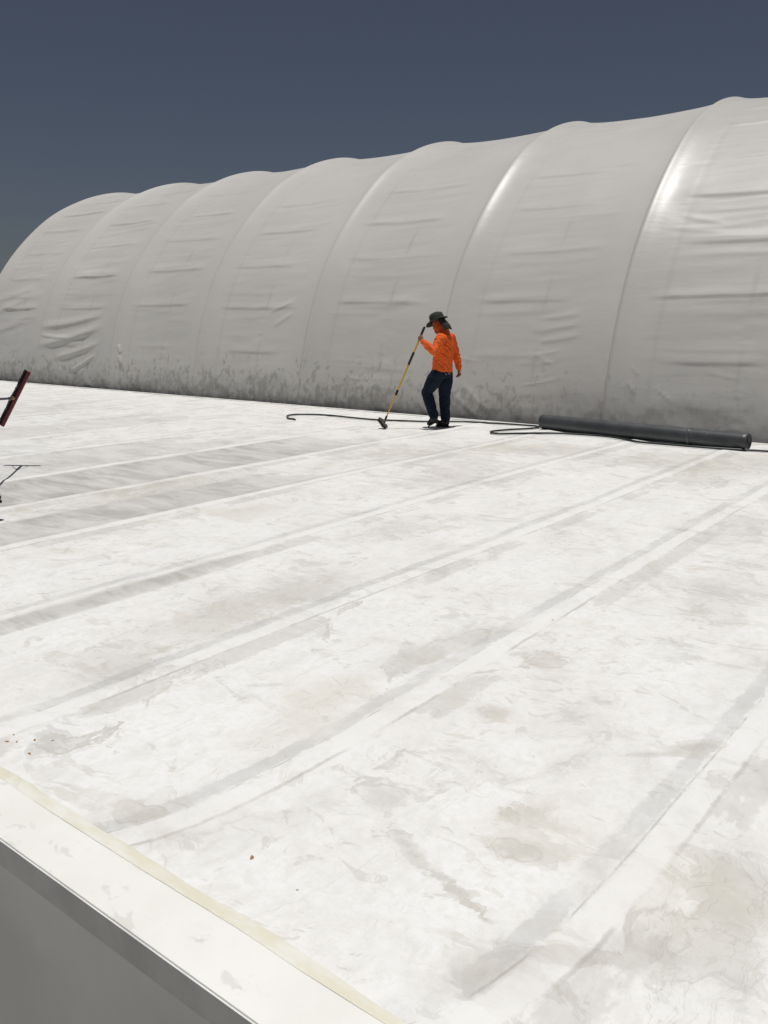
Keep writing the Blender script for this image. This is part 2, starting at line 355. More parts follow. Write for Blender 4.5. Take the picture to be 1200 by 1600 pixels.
# ================================================================== ROOF BUILDING
Y0, Y1 = 1.33, 12.10         # inner curb edge, far edge
X0, X1 = -32.0, 7.0
SEAMS = [-.78, -2.06, -3.155, -4.50, -5.93, -7.22, -8.52, -10.0, -11.42, -12.9, -14.3, -15.75, -17.2, -18.6, -20.1, -21.5, -23, -24.4, -25.9, -27.3, -28.8, -30.2, .55, 1.9, 3.2, 4.6, 5.9]
bld = empty('flat_roof_building', (0, 0, 0))
tag(bld, 'building with a scuffed white membrane flat roof in long seamed sheets', 'building')
def roof():
    xs = np.r_[np.arange(X0, -12, .10), np.arange(-12, -6, .045), np.arange(-6, 1.0, .022), np.arange(1, X1 + .01, .1)]
    ys = np.r_[np.arange(Y0, 5, .03), np.arange(5, Y1, .06), [Y1]]
    X, Y = np.meshgrid(xs, ys)
    sd_ = np.full(X.shape, 9.)
    for s in SEAMS:
        curl = .16 if -3 < s < 1 else .02
        c = s + .018 * np.sin(Y * .7 + s * 3) + .012 * fbm(Y * 1.1, Y * 0 + s * 5, 3) - curl * np.exp(-(Y - Y0) / .32)
        d = X - c
        sd_ = np.where(np.abs(d) < np.abs(sd_), d, sd_)
    z = .010 * fbm(X * .9, Y * .5, 3) + .0025 * fbm(X * 5, Y * 2.2, 4)
    z += .004 * sstep(-.03, -.012, sd_) * sstep(.40, .086, sd_) * (1) + .009 * np.exp(-(sd_ / .14) ** 2)
    z += .012 * np.exp(-(Y - Y0) / .25) * 1
    # grime strokes: x, y, rx, ry, rot, amount
    D = np.zeros(X.shape)
    ST = [(-.52, 2.38, .10, .16, .3, 1.0), (-.50, 2.10, .09, .14, 0, .8), (-.88, 1.60, .10, .06, .5, 1.1), (-.81, 1.77, .14, .03, .6, .8), (-1.02, 2.96, .02, .12, -.9, .8), (-.88, 3.13, .05, .12, -.7, .9),
          (-1.64, 2.10, .06, .05, 0, .9), (-1.10, 2.13, .12, .07, .3, .9), (-1.2, 2.30, .1, .08, .3, .6), (-1.39, 1.91, .15, .02, -.5, .6), (-1.14, 1.83, .16, .02, -.4, .8), (-3.03, 1.98, .05, .18, 0, 1.2), (-3.53, 3.0, .22, .45, .2, .7), (-3.45, 3.7, .25, .4, 0, .6),
          (-2.28, 3.18, .1, .2, 0, .8), (-2.22, 3.6, .12, .25, 0, .7), (-4.38, 2.9, .07, .9, 0, 1.3), (-3.73, 9.8, .5, .6, 0, .5), (-2.84, 9.38, .45, .7, 0, .45), (-5.07, 7.63, .5, .9, 0, .40), (-6.15, 8.53, .7, .8, 0, .45), (-2.5, 10.5, 1.0, .7, 0, .5), (-5.2, 10.0, 1.0, .8, 0, .5),
          (-6.71, 5.0, .8, 1.6, 0, .55), (-.74, 2.9, .05, .1, 0, .7), (-1.67, 2.9, .08, .08, 0, .8), (-.59, 1.97, .05, .12, .4, .8), (-.42, 2.0, .05, .09, .4, .6), (-1.78, 3.57, .1, .12, 0, .7), (-4.49, 7.37, .3, .4, 0, .5), (-2.9, 1.6, .15, .1, 0, .5), (-3.4, 2.2, .3, .2, 0, .4),
          (-1.4, 5.2, .3, .6, 0, .4), (-3.9, 5.4, .3, .5, 0, .45), (-1.75, 6.8, .4, .7, 0, .35), (-2.2, 1.5, .2, .12, 0, .4)]
    for (x, y, rx, ry, an, am) in ST:
        dx = X - x; dy = Y - y; a = dx * math.cos(an) + dy * math.sin(an); b = -dx * math.sin(an) + dy * math.cos(an)
        D += am * np.exp(-(a / rx) ** 2 - (b / ry) ** 2)
    D += .10 * sstep(-5, -9, X)
    U = np.zeros(X.shape)
    def sheet(a, b, y_a, y_b, am):
        return am * sstep(a - .01, a + .03, X) * sstep(b + .01, b - .05, X) * sstep(y_b + 1.2, y_b - 1.2, Y + .9 * fbm(X * 1.2, Y * .6, 3)) * sstep(y_a - .5, y_a + .4, Y)
    U = np.maximum(U, sheet(-8.42, -7.24, 1.5, 9.0, .95)); U = np.maximum(U, sheet(-6.70, -5.95, 1.5, 6.6, .80)); U = np.maximum(U, sheet(-9.9, -8.6, 1.5, 8.0, .55))
    U = np.maximum(U, sheet(-11.2, -10, 1.5, 7.5, .30)); U = np.maximum(U, sheet(-12.8, -11.5, 1.5, 10, .42)); U = np.maximum(U, sheet(-4.44, -4.2, 1.5, 3.8, .8))
    for k, s in enumerate(SEAMS[9:21]):
        U = np.maximum(U, sheet(s - 1.35, s - .08, 1.5, 9 + (k * 37 % 5) * .6, (.22, .42, .3, .5, .35)[k % 5]))
    me = grid_mesh('roof_membrane', np.stack([X, Y, z], -1), dict(seam=sd_, dirt=D, unwashed=U))
    return link('membrane', me, M_roof, bld)
MEMB = roof()
# far edge trim
bm = bmesh.new(); box(bm, ((X0 + X1) / 2, Y1 + .035, -.10), (X1 - X0, .07, .235), bevel=.008)
bm_obj('edge_trim', bm, M_curb, bld)
# near curb strip: a wavy-edged coated strip, slightly raised
def strip(name, mat, ya, yb, z, thick, wa, wb, seed):
    xs = np.arange(-14, 5, .03); n = 7
    t = np.linspace(0, 1, n)
    a = ya + wa * fbm(xs * 1.7 + seed, xs * 0 + seed, 4); b = yb + wb * fbm(xs * 1.5 + seed * 2, xs * 0 + 3, 4)
    Yg = a[:, None] * (1 - t) + b[:, None] * t; Xg = np.repeat(xs[:, None], n, 1)
    Z = z + thick * np.minimum(1, np.minimum(t, 1 - t) * 8)[None, :] + .0015 * fbm(Xg * 6, Yg * 9, 3)
    return link(name, grid_mesh(name, np.stack([Xg, Yg, Z], -1)), mat, bld)
YF = 1.13
bm = bmesh.new(); box(bm, (-4.5, (YF + Y0 + .02) / 2, -.026), (19, Y0 + .02 - YF, .092), bevel=.004)
bm_obj('curb', bm, M_curb, bld)
strip('sealant_band', M_tape, 1.312, 1.352, .0215, .002, .010, .030, 4)
bm = bmesh.new(); box(bm, (-4.5, YF - .002, -.033), (19, .006, .094)); bm_obj('fascia', bm, M_fascia, bld)
bm = bmesh.new(); box(bm, (-12.5, (YF + .03 + Y1) / 2, (GZ - .12) / 2), (39, Y1 - YF - .06, -GZ - .14)); bm_obj('wall', bm, M_wallp, bld)

# ================================================================== TENT
RIBS = [q * .988 for q in (-25.15, -21.85, -18.5, -15.24, -11.94, -8.60, -5.37, -2.05, 1.25, 4.55, 7.85)]
tent = empty('arched_tent', (-8.6, 18.5, GZ))
tag(tent, 'long grey white fabric tent hall with bulging arched ribs standing behind the roof', 'tent')
def tent_build():
    pr = np.array([(12.36, GZ), (12.38, -1.6), (12.44, 0), (12.60, 1), (12.95, 2.05), (13.45, 2.98), (14.24, 3.93), (15.3, 4.83), (16.5, 5.45), (17.6, 5.78), (18.5, 5.86)])
    pr[2:, 1] = (pr[2:, 1] - EYE) * .988 + EYE; pr[:, 0] *= .988
    pr = np.vstack([pr, [(36.56 - y, z) for y, z in pr[-2::-1]]])
    sg = np.r_[0, np.cumsum(np.linalg.norm(np.diff(pr, axis=0), axis=1))]
    V = [Vector((0, y, z)) for y, z in pr]; dense = np.array([(p.y, p.z) for p in smooth_path(V, 24)])
    sgd = np.r_[0, np.cumsum(np.linalg.norm(np.diff(dense, axis=0), axis=1))]
    s0 = sgd[np.argmin(np.abs(dense[:len(dense) // 2, 1]))]; sgd = sgd - s0
    L = sgd[-1]; top = (L - s0) / 2
    s = np.r_[np.arange(-s0, -.3, .2), np.arange(-.3, top + .5, .024), np.arange(top + .5, L, .15), [L]]
    py = np.interp(s, sgd, dense[:, 0]); pz = np.interp(s, sgd, dense[:, 1])
    k = 9
    ty = np.gradient(py, s); tz = np.gradient(pz, s)
    ker = np.ones(k) / k
    ty = np.convolve(np.pad(ty, k // 2, 'edge'), ker, 'valid'); tz = np.convolve(np.pad(tz, k // 2, 'edge'), ker, 'valid')
    ln = np.hypot(ty, tz); ty /= ln; tz /= ln
    xs = []
    for a, b in zip(RIBS[:-1], RIBS[1:]):                      # columns: finer over the ribs
        u = np.r_[np.arange(0, .44, .03), np.linspace(.44, (b - a) - .40, 42), np.arange((b - a) - .37, (b - a) - .13, .03), np.arange((b - a) - .12, (b - a) - .008, .015)]
        xs.append(a + u)
    xs = np.concatenate(xs + [[RIBS[-1]]])
    X, Sg = np.meshgrid(xs, s)
    ri = np.clip(np.searchsorted(RIBS, X, side='right') - 1, 0, len(RIBS) - 2)
    A = np.array(RIBS)[ri]; B = np.array(RIBS)[ri + 1]; u = (X - A) / (B - A); dL = X - A; dR = B - X
    dn = np.minimum(dL, dR)
    sq = np.sqrt(dn ** 2 + .055 ** 2) - .055; tub = .046 * np.exp(-(sq / .10) ** 1.1) + .060 * np.exp(-(sq / .48) ** 1.3) 
    o = tub - .106 - .03 * np.sin(np.pi * u) * (.5 + .5 * sstep(3.5, 7.5, Sg))
    win = sstep(.26, .62, dL) * sstep(.34, .75, dR)
    amp = np.array([1.35, 1.35, 1.0, .8, .75, .7, 1.0, .7, .9, 1.0])[ri]
    up = sstep(.6, 4, Sg)
    # soft, long horizontal puckers
    o += win * amp * (.010 + .004 * up) * fbm(X * .5 + ri * 9, Sg * 2.2 - X * .2, 3, .5)
    o += win * amp * .003 * up * (1 - np.abs(fbm(X * .4 + ri * 5, Sg * 5.5 - .3 * X, 3)) * 3)
    # sharp folds over the horizontal rails every metre
    for r_ in (1.08, 2.08, 3.06, 4.0, 4.96, 5.9, 6.75, 7.5):
        for b in range(len(RIBS) - 1):
            h = random.Random(b * 31 + int(r_ * 10))
            a0 = h.uniform(.10, .20); a1 = h.uniform(.72, .88); am = h.uniform(.45, 1.15) * amp[0, np.argmin(np.abs(xs - (RIBS[b] + 1)))]
            if r_ < 2: am *= .25 if h.random() < .6 else .7; a0 += .25 * h.random(); a1 -= .3 * h.random()
            m = ri == b
            cen = r_ + h.uniform(-.05, .05) + .06 * (1 - (2 * u - 1) ** 2) * h.uniform(-1, .2) + .012 * fbm(X * 2 + b, X * 0 + r_, 2) + h.uniform(-.03, .05) * (u - .5)
            t = Sg - cen
            f = np.where(t > 0, np.exp(-(t / .13) ** 2), np.exp(-(t / .034) ** 2))
            tp = sstep(a0 - .02, a0 + .14, u) * sstep(a1 + .02, a1 - .14, u) * (.75 + .25 * fbm(X * 3, Sg * 0 + b, 2))
            o += np.where(m, f * tp * .024 * am, 0)
            # fainter companions
            for q in range(3):
                c2 = cen + h.uniform(-.45, .45) - .02; am2 = h.uniform(.1, .45) * am; uu = h.uniform(.25, .75); wd = h.uniform(.12, .3); t2 = Sg - c2 - h.uniform(-.1, .1) * (u - .5)
                f2 = np.where(t2 > 0, np.exp(-(t2 / .09) ** 2), np.exp(-(t2 / .035) ** 2)) * np.exp(-((u - uu) / wd) ** 2) * win
                o += np.where(m, f2 * .020 * am2, 0)
    # slanting drapes: x0,s0,x1,s1,width,depth
    for (xa, sa, xb, sb, w, d) in [(-21.7, 1.52, -18.95, 1.90, .10, .035), (-21.6, 1.02, -18.9, 1.58, .11, .045), (-20.9, .70, -18.9, 1.15, .08, .030), (-21.6, 1.30, -20.2, 1.25, .05, .02), (-20.2, .35, -19.0, .85, .05, .02),
                                   (-13.1, 1.91, -12.39, 2.16, .05, .012), (-12.9, 1.6, -12.35, 1.9, .05, .010), (-6.7, 1.75, -5.95, 1.85, .05, .008), (-6.7, 1.55, -5.95, 1.67, .05, .008), (-6.7, 1.35, -5.9, 1.48, .05, .008),
                                   (-6.75, 1.12, -6.2, 1.22, .03, .012), (-7.0, .98, -6.15, 1.05, .035, .010), (-6.7, 1.15, -6.3, .95, .03, .012), (-8.2, 1.05, -7.7, .98, .03, .010), (-6.9, .60, -6.15, .76, .022, .012), (-4.78, 3.56, -4.04, 3.36, .05, .007), (-4.8, 3.30, -4.0, 3.20, .05, .006),
                                   (-24.8, 1.9, -22.6, 2.5, .12, .015), (-24.8, 2.3, -22.6, 2.75, .10, .015), (-24.8, 1.3, -22.8, 1.7, .10, .02), (-10.6, .32, -10.2, .85, .03, .010), (-10.35, .2, -9.95, .50, .025, .009), (-10.3, .72, -10.0, .42, .02, .012), (-10.8, .62, -10.2, .55, .03, .010),
                                   (-8.0, .6, -7.4, .1, .05, .009), (-8.15, .40, -7.7, .05, .04, .009), (-3.9, .95, -3.4, .85, .03, .01), (-5.0, 1.0, -4.88, .85, .02, .010), (-5.02, .75, -4.88, .55, .025, .013), (-18.05, 1.1, -17.95, .85, .04, .03), (-18.0, .85, -17.9, .6, .04, .03), (-4.6, .7, -4.3, .45, .03, .012)]:
        if w <= .035: d *= .45
        dx = xb - xa; ds = sb - sa; l2 = dx * dx + ds * ds
        t = ((X - xa) * dx + (Sg - sa) * ds) / l2
        bow = .10 * math.sqrt(l2) * .35 * (1 - (2 * np.clip(t, 0, 1) - 1) ** 2)
        pe = ((Sg - sa) * dx - (X - xa) * ds) / math.sqrt(l2) + bow * .5
        f = np.where(pe > 0, np.exp(-(pe / (w * 1.3)) ** 2), np.exp(-(pe / (w * .75)) ** 2))
        o += d * f * sstep(-.05, .25, t) * sstep(1.05, .7, t)
    # puckers low down where the cloth is pulled tight
    low = sstep(.85, .15, Sg) * sstep(-.3, 0, Sg)
    o += low * .007 * (1 - 2.5 * np.abs(fbm(X * 2.1 + Sg * 1.6, Sg * 1.2 - X * .6, 3)))
    # stitched verticals
    mid = A + (B - A) * .575; st = np.exp(-((X - mid - .012 * np.sin(Sg * 5)) / .016) ** 2) * sstep(4.6, 3.2, Sg)
    near = np.exp(-((X - mid) / .22) ** 2) * sstep(3.2, 1.5, Sg)
    o += near * .006 * fbm(X * 3 + 3, Sg * 9, 3) - .004 * st
    stl = np.exp(-((dR - .43) / .014) ** 2) * .8; strr = np.exp(-((dL - .62) / .014) ** 2) * .7
    o += -.003 * (stl + strr)
    val = np.exp(-((dR - .075) / .035) ** 2) * sstep(-.2, .3, Sg)
    o -= .052 * np.exp(-dR / .32) * sstep(.005, .065, dR) * (.45 + .55 * sstep(7.5, 5, Sg))
    stitch_rib_shade = np.clip(st * .8 + stl * .7 + strr * .6, 0, 1) * (.6 + .4 * fbm(X, Sg * 2, 2)) * sstep(7, 5, Sg)
    stitch_rib_shade += .5 * np.exp(-((dn) / .012) ** 2) * sstep(.9, .2, Sg) * .6
    stitch_rib_shade += .95 * np.exp(-((dR - .045) / .014) ** 2) * sstep(6.5, 2.5, Sg)  # valley shade left of each rib, painted as a dark line
    stitch_rib_shade += .60 * np.exp(-(dn / .018) ** 2) * sstep(6.3, 3.2, Sg)  # dark line painted on the crest so the rib edge reads as shaded
    stitch_rib_shade = np.clip(stitch_rib_shade, 0, 1.4)
    bz = sstep(-.9, -.4, Sg)                                       # no displacement below
    NY = -(tz)[:, None]; NZ = (ty)[:, None]
    # outward normal of the arch: front faces -Y
    P = np.stack([X, py[:, None] + NY * o, pz[:, None] + NZ * o], -1)
    P[..., 0] += 0
    dxp = np.gradient(P, axis=1); dsp = np.gradient(P, axis=0)
    N = np.cross(dxp, dsp); N /= np.linalg.norm(N, axis=-1, keepdims=True) + 1e-9
    P[..., 0] -= tent.location.x; P[..., 1] -= tent.location.y; P[..., 2] -= tent.location.z
    # cut into rib sleeves and panels
    cuts = [0]; kinds = []
    for j, r_ in enumerate(RIBS):
        ia = int(np.argmin(np.abs(xs - (r_ - .43)))) if j else 0
        ib = int(np.argmin(np.abs(xs - (r_ + .62)))) if j < len(RIBS) - 1 else len(xs) - 1
        if j: kinds.append(('fabric_panel', prev, ia))
        kinds.append(('rib_sleeve', ia, ib)); prev = ib
    for nm, a, b in kinds:
        me = grid_mesh(nm, P[:, a:b + 1], dict(stitch_rib_shade=stitch_rib_shade[:, a:b + 1]), N[:, a:b + 1])
        link(nm, me, M_tent, tent)
    # end walls
    for c in (0, -1):
        bm = bmesh.new(); vs = [bm.verts.new(tuple(p)) for p in P[::4, c]]; bm.faces.new(vs)
        bm_obj('end_wall', bm, M_tent, tent)
tent_build()

# ================================================================== PIPE ROLL
M_roll = simple('dark_membrane', (.050, .054, .058), .45, .25, 5, .12)
M_rolltape = simple('clear_tape', (.09, .095, .10), .25, .2, 20)
def roll():
    L_ = Vector((-6.10, 11.83, 0)); R_ = Vector((-2.93, 11.41, 0)); ax = R_ - L_; ln = ax.length
    root = empty('membrane_roll', L_, math.atan2(ax.y, ax.x))
    tag(root, 'thick dark grey roll of roofing membrane lying beside the tent on the roof edge', 'roll')
    r0 = .114
    bm = bmesh.new(); n = 48; rows = []
    turns = 9
    for i in range(60):
        x = ln * i / 59; rr = []
        for k in range(n):
            th = 2 * math.pi * k / n
            r = r0 + .0025 * mnoise.noise(Vector((x * 1.4, math.cos(th), math.sin(th)))) + (.003 if 0 < th < .2 else 0) - .004 * math.exp(-((x - 2.42) / .02) ** 2)
            rr.append(bm.verts.new((x, r * math.cos(th), r0 + .004 + r * math.sin(th) * .985)))
        rows.append(rr)
    for a, b in zip(rows[:-1], rows[1:]):
        for k in range(n): bm.faces.new((a[k], a[(k + 1) % n], b[(k + 1) % n], b[k]))
    # ends: telescoped windings
    for row, s in ((rows[0], -1), (rows[-1], 1)):
        prev = row; x0 = 0 if s < 0 else ln
        for j in range(1, 2 * turns):
            rad = r0 * (1 - j / (2 * turns + 3)); dx = s * (.004 if j % 2 else -.003)
            cur = [bm.verts.new((x0 + dx, rad * math.cos(2 * math.pi * k / n), r0 + .004 + rad * math.sin(2 * math.pi * k / n))) for k in range(n)]
            for k in range(n): bm.faces.new((prev[k], prev[(k + 1) % n], cur[(k + 1) % n], cur[k]))
            prev = cur
        ins = [bm.verts.new((x0 - s * .25, v.co.y, v.co.z)) for v in prev]
        for k in range(n): bm.faces.new((prev[k], prev[(k + 1) % n], ins[(k + 1) % n], ins[k]))
        bm.faces.new(ins)
    bm_obj('membrane', bm, M_roll, root, True)
    for x, w in ((2.42, .035), (2.66, .006)):
        bm = bmesh.new()
        tube(bm, [(x - w / 2, 0, r0 + .004), (x + w / 2, 0, r0 + .004)], r0 + .004, caps=False, n=48)
        bm_obj('tape_band', bm, M_rolltape, root, True)
    # light rim of the core and end wrap
    bm = bmesh.new()
    for rad, w in ((r0 * .93, .004), (.022, .006)):
        a = [(ln + .006, rad * math.cos(t), r0 + .004 + rad * math.sin(t)) for t in np.linspace(0, 2 * math.pi, 41)]
        tube(bm, a, w / 2, n=6, caps=False)
    bm_obj('end_ring', bm, simple('worn_grey_edge', (.20, .20, .20), .6), root, True)
roll()

# ================================================================== HOSE
M_hose = simple('green_black_hose', (.012, .022, .018), .4, .3, 20)
def hose():
    p = [(-9.99, 10.26), (-10.16, 10.34), (-10.44, 10.62), (-10.40, 10.88), (-10.05, 11.06), (-9.47, 11.06), (-8.84, 11.05), (-8.26, 11.26), (-7.95, 11.39), (-7.60, 11.67), (-7.35, 11.78), (-6.67, 11.90), (-6.30, 11.935), (-6.17, 11.83), (-6.19, 11.61), (-6.35, 11.32), (-6.47, 11.0), (-6.43, 10.83), (-6.28, 10.76), (-6.11, 10.9), (-5.62, 11.33), (-4.96, 11.46), (-4.44, 11.27), (-4.18, 11.19), (-3.42, 11.22), (-2.67, 11.39), (-1.97, 11.6), (-.8, 11.7), (1, 11.5), (3, 11.6)]
    pts = smooth_path([(x, y, .021 + .004) for x, y in p], 8)
    pts = [Vector((q.x + .012 * mnoise.noise(Vector((q.x * 3, 0, 0))), q.y + .02 * mnoise.noise(Vector((q.x * 2, 5, 0))), q.z)) for q in pts]
    root = empty('garden_hose', (pts[0].x, pts[0].y, 0)); tag(root, 'dark green water hose trailing along the far roof edge past the membrane roll', 'hose')
    o0 = Vector((pts[0].x, pts[0].y, 0)); pts = [q - o0 for q in pts]
    bm = bmesh.new(); tube(bm, pts, .0145, n=10); bm_obj('tube', bm, M_hose, root, True)
    bm = bmesh.new(); d = (pts[0] - pts[1]).normalized(); tube(bm, [pts[0] - d * .02, pts[0] + d * .05, pts[0] + d * .06, pts[0] + d * .10], [.02, .022, .015, .013], n=12)
    bm_obj('nozzle', bm, simple('dull_brass', (.10, .08, .05), .45, .2, metal=.5), root, True)
hose()

# ================================================================== PEOPLE
M_skin = simple('brown_skin', (.30, .145, .09), .55, .12, 40, .1)
def cloth(name, c, var=.18, rough=.85, sc=260):
    n = NT(name); f = n.noise(14, 5, .6); wv = n.noise(sc, 2)
    return n.done(n.mix(n.ss(f, .3, .7), tuple(x * (1 - var) for x in c), c), rough, n.bump(wv, .15, .002, n.bump(f, .5, .012)), spec=.2)
M_shirt = cloth('orange_knit', (.86, .145, .028), .16)
M_jean = cloth('dark_denim', (.009, .015, .032), .35)
M_boot = simple('black_leather', (.012, .011, .010), .5, .3, 40)
M_hat = cloth('grey_green_canvas', (.050, .056, .046), .25)
M_flap = cloth('dark_green_cloth', (.042, .046, .036), .35)
M_eye = simple('eye', (.03, .02, .015), .2, .05)
M_face = cloth('face_cloth', (.50, .085, .022), .3)
M_keys = simple('key_metal', (.55, .52, .45), .3, .1, metal=.8)

def boot(name, parent, ankle, heel, toe, top_dir, knee):
    """one boot: sole + upper + shaft, heel->toe in local metres"""
    ankle, heel, toe, knee = map(Vector, (ankle, heel, toe, knee))
    fwd = (toe - heel).normalized(); side = fwd.cross((ankle - heel).normalized()).normalized(); up = side.cross(fwd).normalized()
    if up.z < 0: up = -up
    ln = (toe - heel).length
    def b(bm):
        st = [(0, .040, .058), (.25, .042, .054), (.5, .046, .044), (.72, .052, .038), (.90, .048, .034), (1.0, .036, .028)]
        tube(bm, [heel + fwd * (.03 + (ln - .06) * t) + up * (h + .016) for t, w, h in st], [w for t, w, h in st], [h for t, w, h in st], axis=side, n=18)
        sh = (knee - ankle).normalized()
        tube(bm, [heel + fwd * .065 + up * .045, ankle, ankle + sh * .10], [.052, .056, .062], [.062, .060, .066], axis=side, n=18)
    o = fused(name, b, M_boot, parent, .006, 4, .0015)
    bm = bmesh.new()
    pts = [(0, .030), (.1, .037), (.3, .037), (.55, .042), (.78, .050), (.93, .040), (1.0, .018)]
    vt = []
    for lvl in (0, .016):
        row = [heel + fwd * (ln * t) + side * w + up * lvl for t, w in pts] + [heel + fwd * (ln * t) - side * w + up * lvl for t, w in pts[::-1]]
        vt.append([bm.verts.new(p) for p in row])
    m = len(vt[0])
    for k in range(m): bm.faces.new((vt[0][k], vt[0][(k + 1) % m], vt[1][(k + 1) % m], vt[1][k]))
    bm.faces.new(vt[0][::-1]); bm.faces.new(vt[1])
    bm_obj('sole', bm, simple('boot_sole', (.02, .018, .015), .7), o)
    return o

def hand(bm, wrist, mid, palm_n, curl, thumb_side, grip=None):
    """palm + four fingers + thumb, merged with the forearm. mid: knuckle centre; palm_n: direction the palm faces"""
    wrist, mid, palm_n = Vector(wrist), Vector(mid), Vector(palm_n).normalized()
    d = (mid - wrist).normalized(); palm_n = (palm_n - d * palm_n.dot(d)).normalized(); s = d.cross(palm_n).normalized() * thumb_side
    tube(bm, [wrist, wrist.lerp(mid, .5), mid], [.028, .038, .040], [.020, .017, .013], axis=s, n=14)
    for i, (off, L) in enumerate(((.031, .072), (.010, .080), (-.011, .075), (-.031, .060))):
        p = mid + s * off; dr = d.copy(); pts = [p]
        for seg, fr in enumerate((.45, .32, .23)):
            ang = curl * (.75 + .12 * i + .15 * seg)
            dr = (dr * math.cos(ang) + palm_n * math.sin(ang)); 
            axis = dr.normalized(); palm_n2 = (palm_n * math.cos(ang) - d * math.sin(ang))
            p = p + axis * L * fr * 1.05; pts.append(p.copy())
        # bend progressively around the side axis
        pts = [mid + s * off]; a = 0
        for fr in (.45, .32, .23):
            a += curl * (1 + .08 * i)
            pts.append(pts[-1] + (d * math.cos(a) + palm_n * math.sin(a)) * L * fr * 1.05)
        tube(bm, pts, [.0095, .0092, .0085, .0070], n=10)
    t0 = wrist.lerp(mid, .35) + s * .028
    t1 = t0 + (s * .6 + d * .7 + palm_n * .45).normalized() * .035
    t2 = t1 + (s * .1 + d * .75 + palm_n * .85).normalized() * .030
    tube(bm, [t0, t1, t2], [.013, .011, .008], n=10)

def person(name, loc, rz, J, label, keys=True):
    root = empty(name, loc, rz); tag(root, label, 'person')
    V = {k: Vector(v) for k, v in J.items() if hasattr(v, '__len__')}
    f = V['face']; fh = Vector((f.x, f.y, 0)).normalized(); lf = Vector((-fh.y, fh.x, 0))       # facing, left
    H = V['head']; side = lf; fwd = f.normalized(); up = fwd.cross(side) * 1; up = up if up.z > 0 else -up
    pel = (V['hipL'] + V['hipR']) / 2
    def body(bm):
        # head with jaw, nose, ears
        tube(bm, [H - up * .055 + fwd * .02, H - up * .02 + fwd * .008, H + up * .03, H + up * .065], [.052, .070, .076, .062], [.070, .088, .094, .078], axis=side, n=20)
        tube(bm, [H - up * .095 + fwd * .055, H - up * .06 + fwd * .04], [.030, .050], [.028, .050], axis=side, n=14)
        tube(bm, [H + fwd * .088 - up * .005, H + fwd * .108 - up * .035], [.009, .014], n=10)
        for sg in (1, -1):
            tube(bm, [H + side * sg * .076 + up * .018 - fwd * .01, H + side * sg * .078 - up * .028 - fwd * .004], [.008, .007], [.017, .012], axis=side, n=10)
        tube(bm, [H + fwd * .085 - up * .055 - side * .02, H + fwd * .085 - up * .055 + side * .02], [.008, .008], n=8)
        tube(bm, [V['neck'] - Vector((0, 0, .04)), V['neck'].lerp(H, .4), H - up * .03 - fwd * .02], [.062, .056, .058], n=16)
        # trunk and limbs under the clothes
        tube(bm, [pel, V['waist'], V['chest'], V['neck'] - Vector((0, 0, .06))], [.145, .125, .150, .09], [.10, .085, .10, .07], axis=lf, n=20)
        for s_ in 'LR':
            tube(bm, [V['chest'] + (V['sh' + s_] - V['chest']) * .5, V['sh' + s_], V['el' + s_], V['wr' + s_]], [.05, .048, .036, .024], n=14)
            tube(bm, [V['hip' + s_], V['kn' + s_], V['an' + s_]], [.078, .052, .036], n=14)
            tube(bm, [V['an' + s_], V['heel' + s_].lerp(V['toe' + s_], .3) + Vector((0, 0, .05)), V['heel' + s_].lerp(V['toe' + s_], .55) + Vector((0, 0, .045))], [.030, .018, .018], n=12)
            hand(bm, V['wr' + s_], V['ha' + s_], V['pn' + s_], J['curl' + s_], 1 if (s_ == 'L') == J.get('flip', True) else -1)
    bo = fused('body', body, M_skin, root, .0055, 3)
    for sg in (1, -1):
        bm = bmesh.new(); bmesh.ops.create_uvsphere(bm, u_segments=10, v_segments=8, radius=.011)
        e = bm_obj('eye', bm, M_eye, bo, True); e.location = H + fwd * .083 + side * sg * .032 + up * .012
    # shirt
    def shirt(bm):
        ht = V['hem']
        tube(bm, [ht, V['waist'].lerp(ht, .4) + Vector((0, 0, .06)), V['waist'].lerp(V['chest'], .5), V['chest'], V['chest'].lerp(V['neck'], .55)], [.195, .190, .190, .200, .150], [.135, .132, .130, .125, .095], axis=lf, n=28, caps=False)
        tube(bm, [V['chest'].lerp(V['neck'], .5), V['neck'] - Vector((0, 0, .03)), V['neck'] + Vector((0, 0, .02))], [.14, .085, .068], [.09, .075, .066], axis=lf, n=20)
        for s_ in 'LR':
            A_, E_, W_ = V['sh' + s_], V['el' + s_], V['wr' + s_]
            tube(bm, [V['chest'].lerp(A_, .45) + Vector((0, 0, .05)), A_, A_.lerp(E_, .5), E_, E_.lerp(W_, .5), W_ + (E_ - W_).normalized() * .02], [.085, .080, .070, .062, .055, .041], n=18)
    fused('shirt', shirt, M_shirt, root, .0075, 4, .022, (7, 7, 15))
    # cuffs
    for s_ in 'LR':
        E_, W_ = V['el' + s_], V['wr' + s_]; d = (W_ - E_).normalized()
        bm = bmesh.new(); tube(bm, [W_ - d * .035, W_ - d * .005, W_ + d * .008], [.041, .040, .034], n=18, caps=False); bm_obj('cuff', bm, M_shirt, root, True)
    # trousers
    def jeans(bm):
        tube(bm, [pel + Vector((0, 0, -.07)), pel + Vector((0, 0, .02)), V['hem'] + Vector((0, 0, .03))], [.165, .172, .165], [.125, .128, .115], axis=lf, n=24, caps=False)
        for s_ in 'LR':
            Hh, K, An = V['hip' + s_], V['kn' + s_], V['an' + s_]
            c = (An - K).normalized()
            tube(bm, [Hh, Hh.lerp(K, .35), Hh.lerp(K, .7), K, K.lerp(An, .35), K.lerp(An, .75), An - c * .02], [.108, .118, .098, .086, .082, .072, .072], n=20)
    jo = fused('jeans', jeans, M_jean, root, .0075, 4, .018, (8, 8, 12))
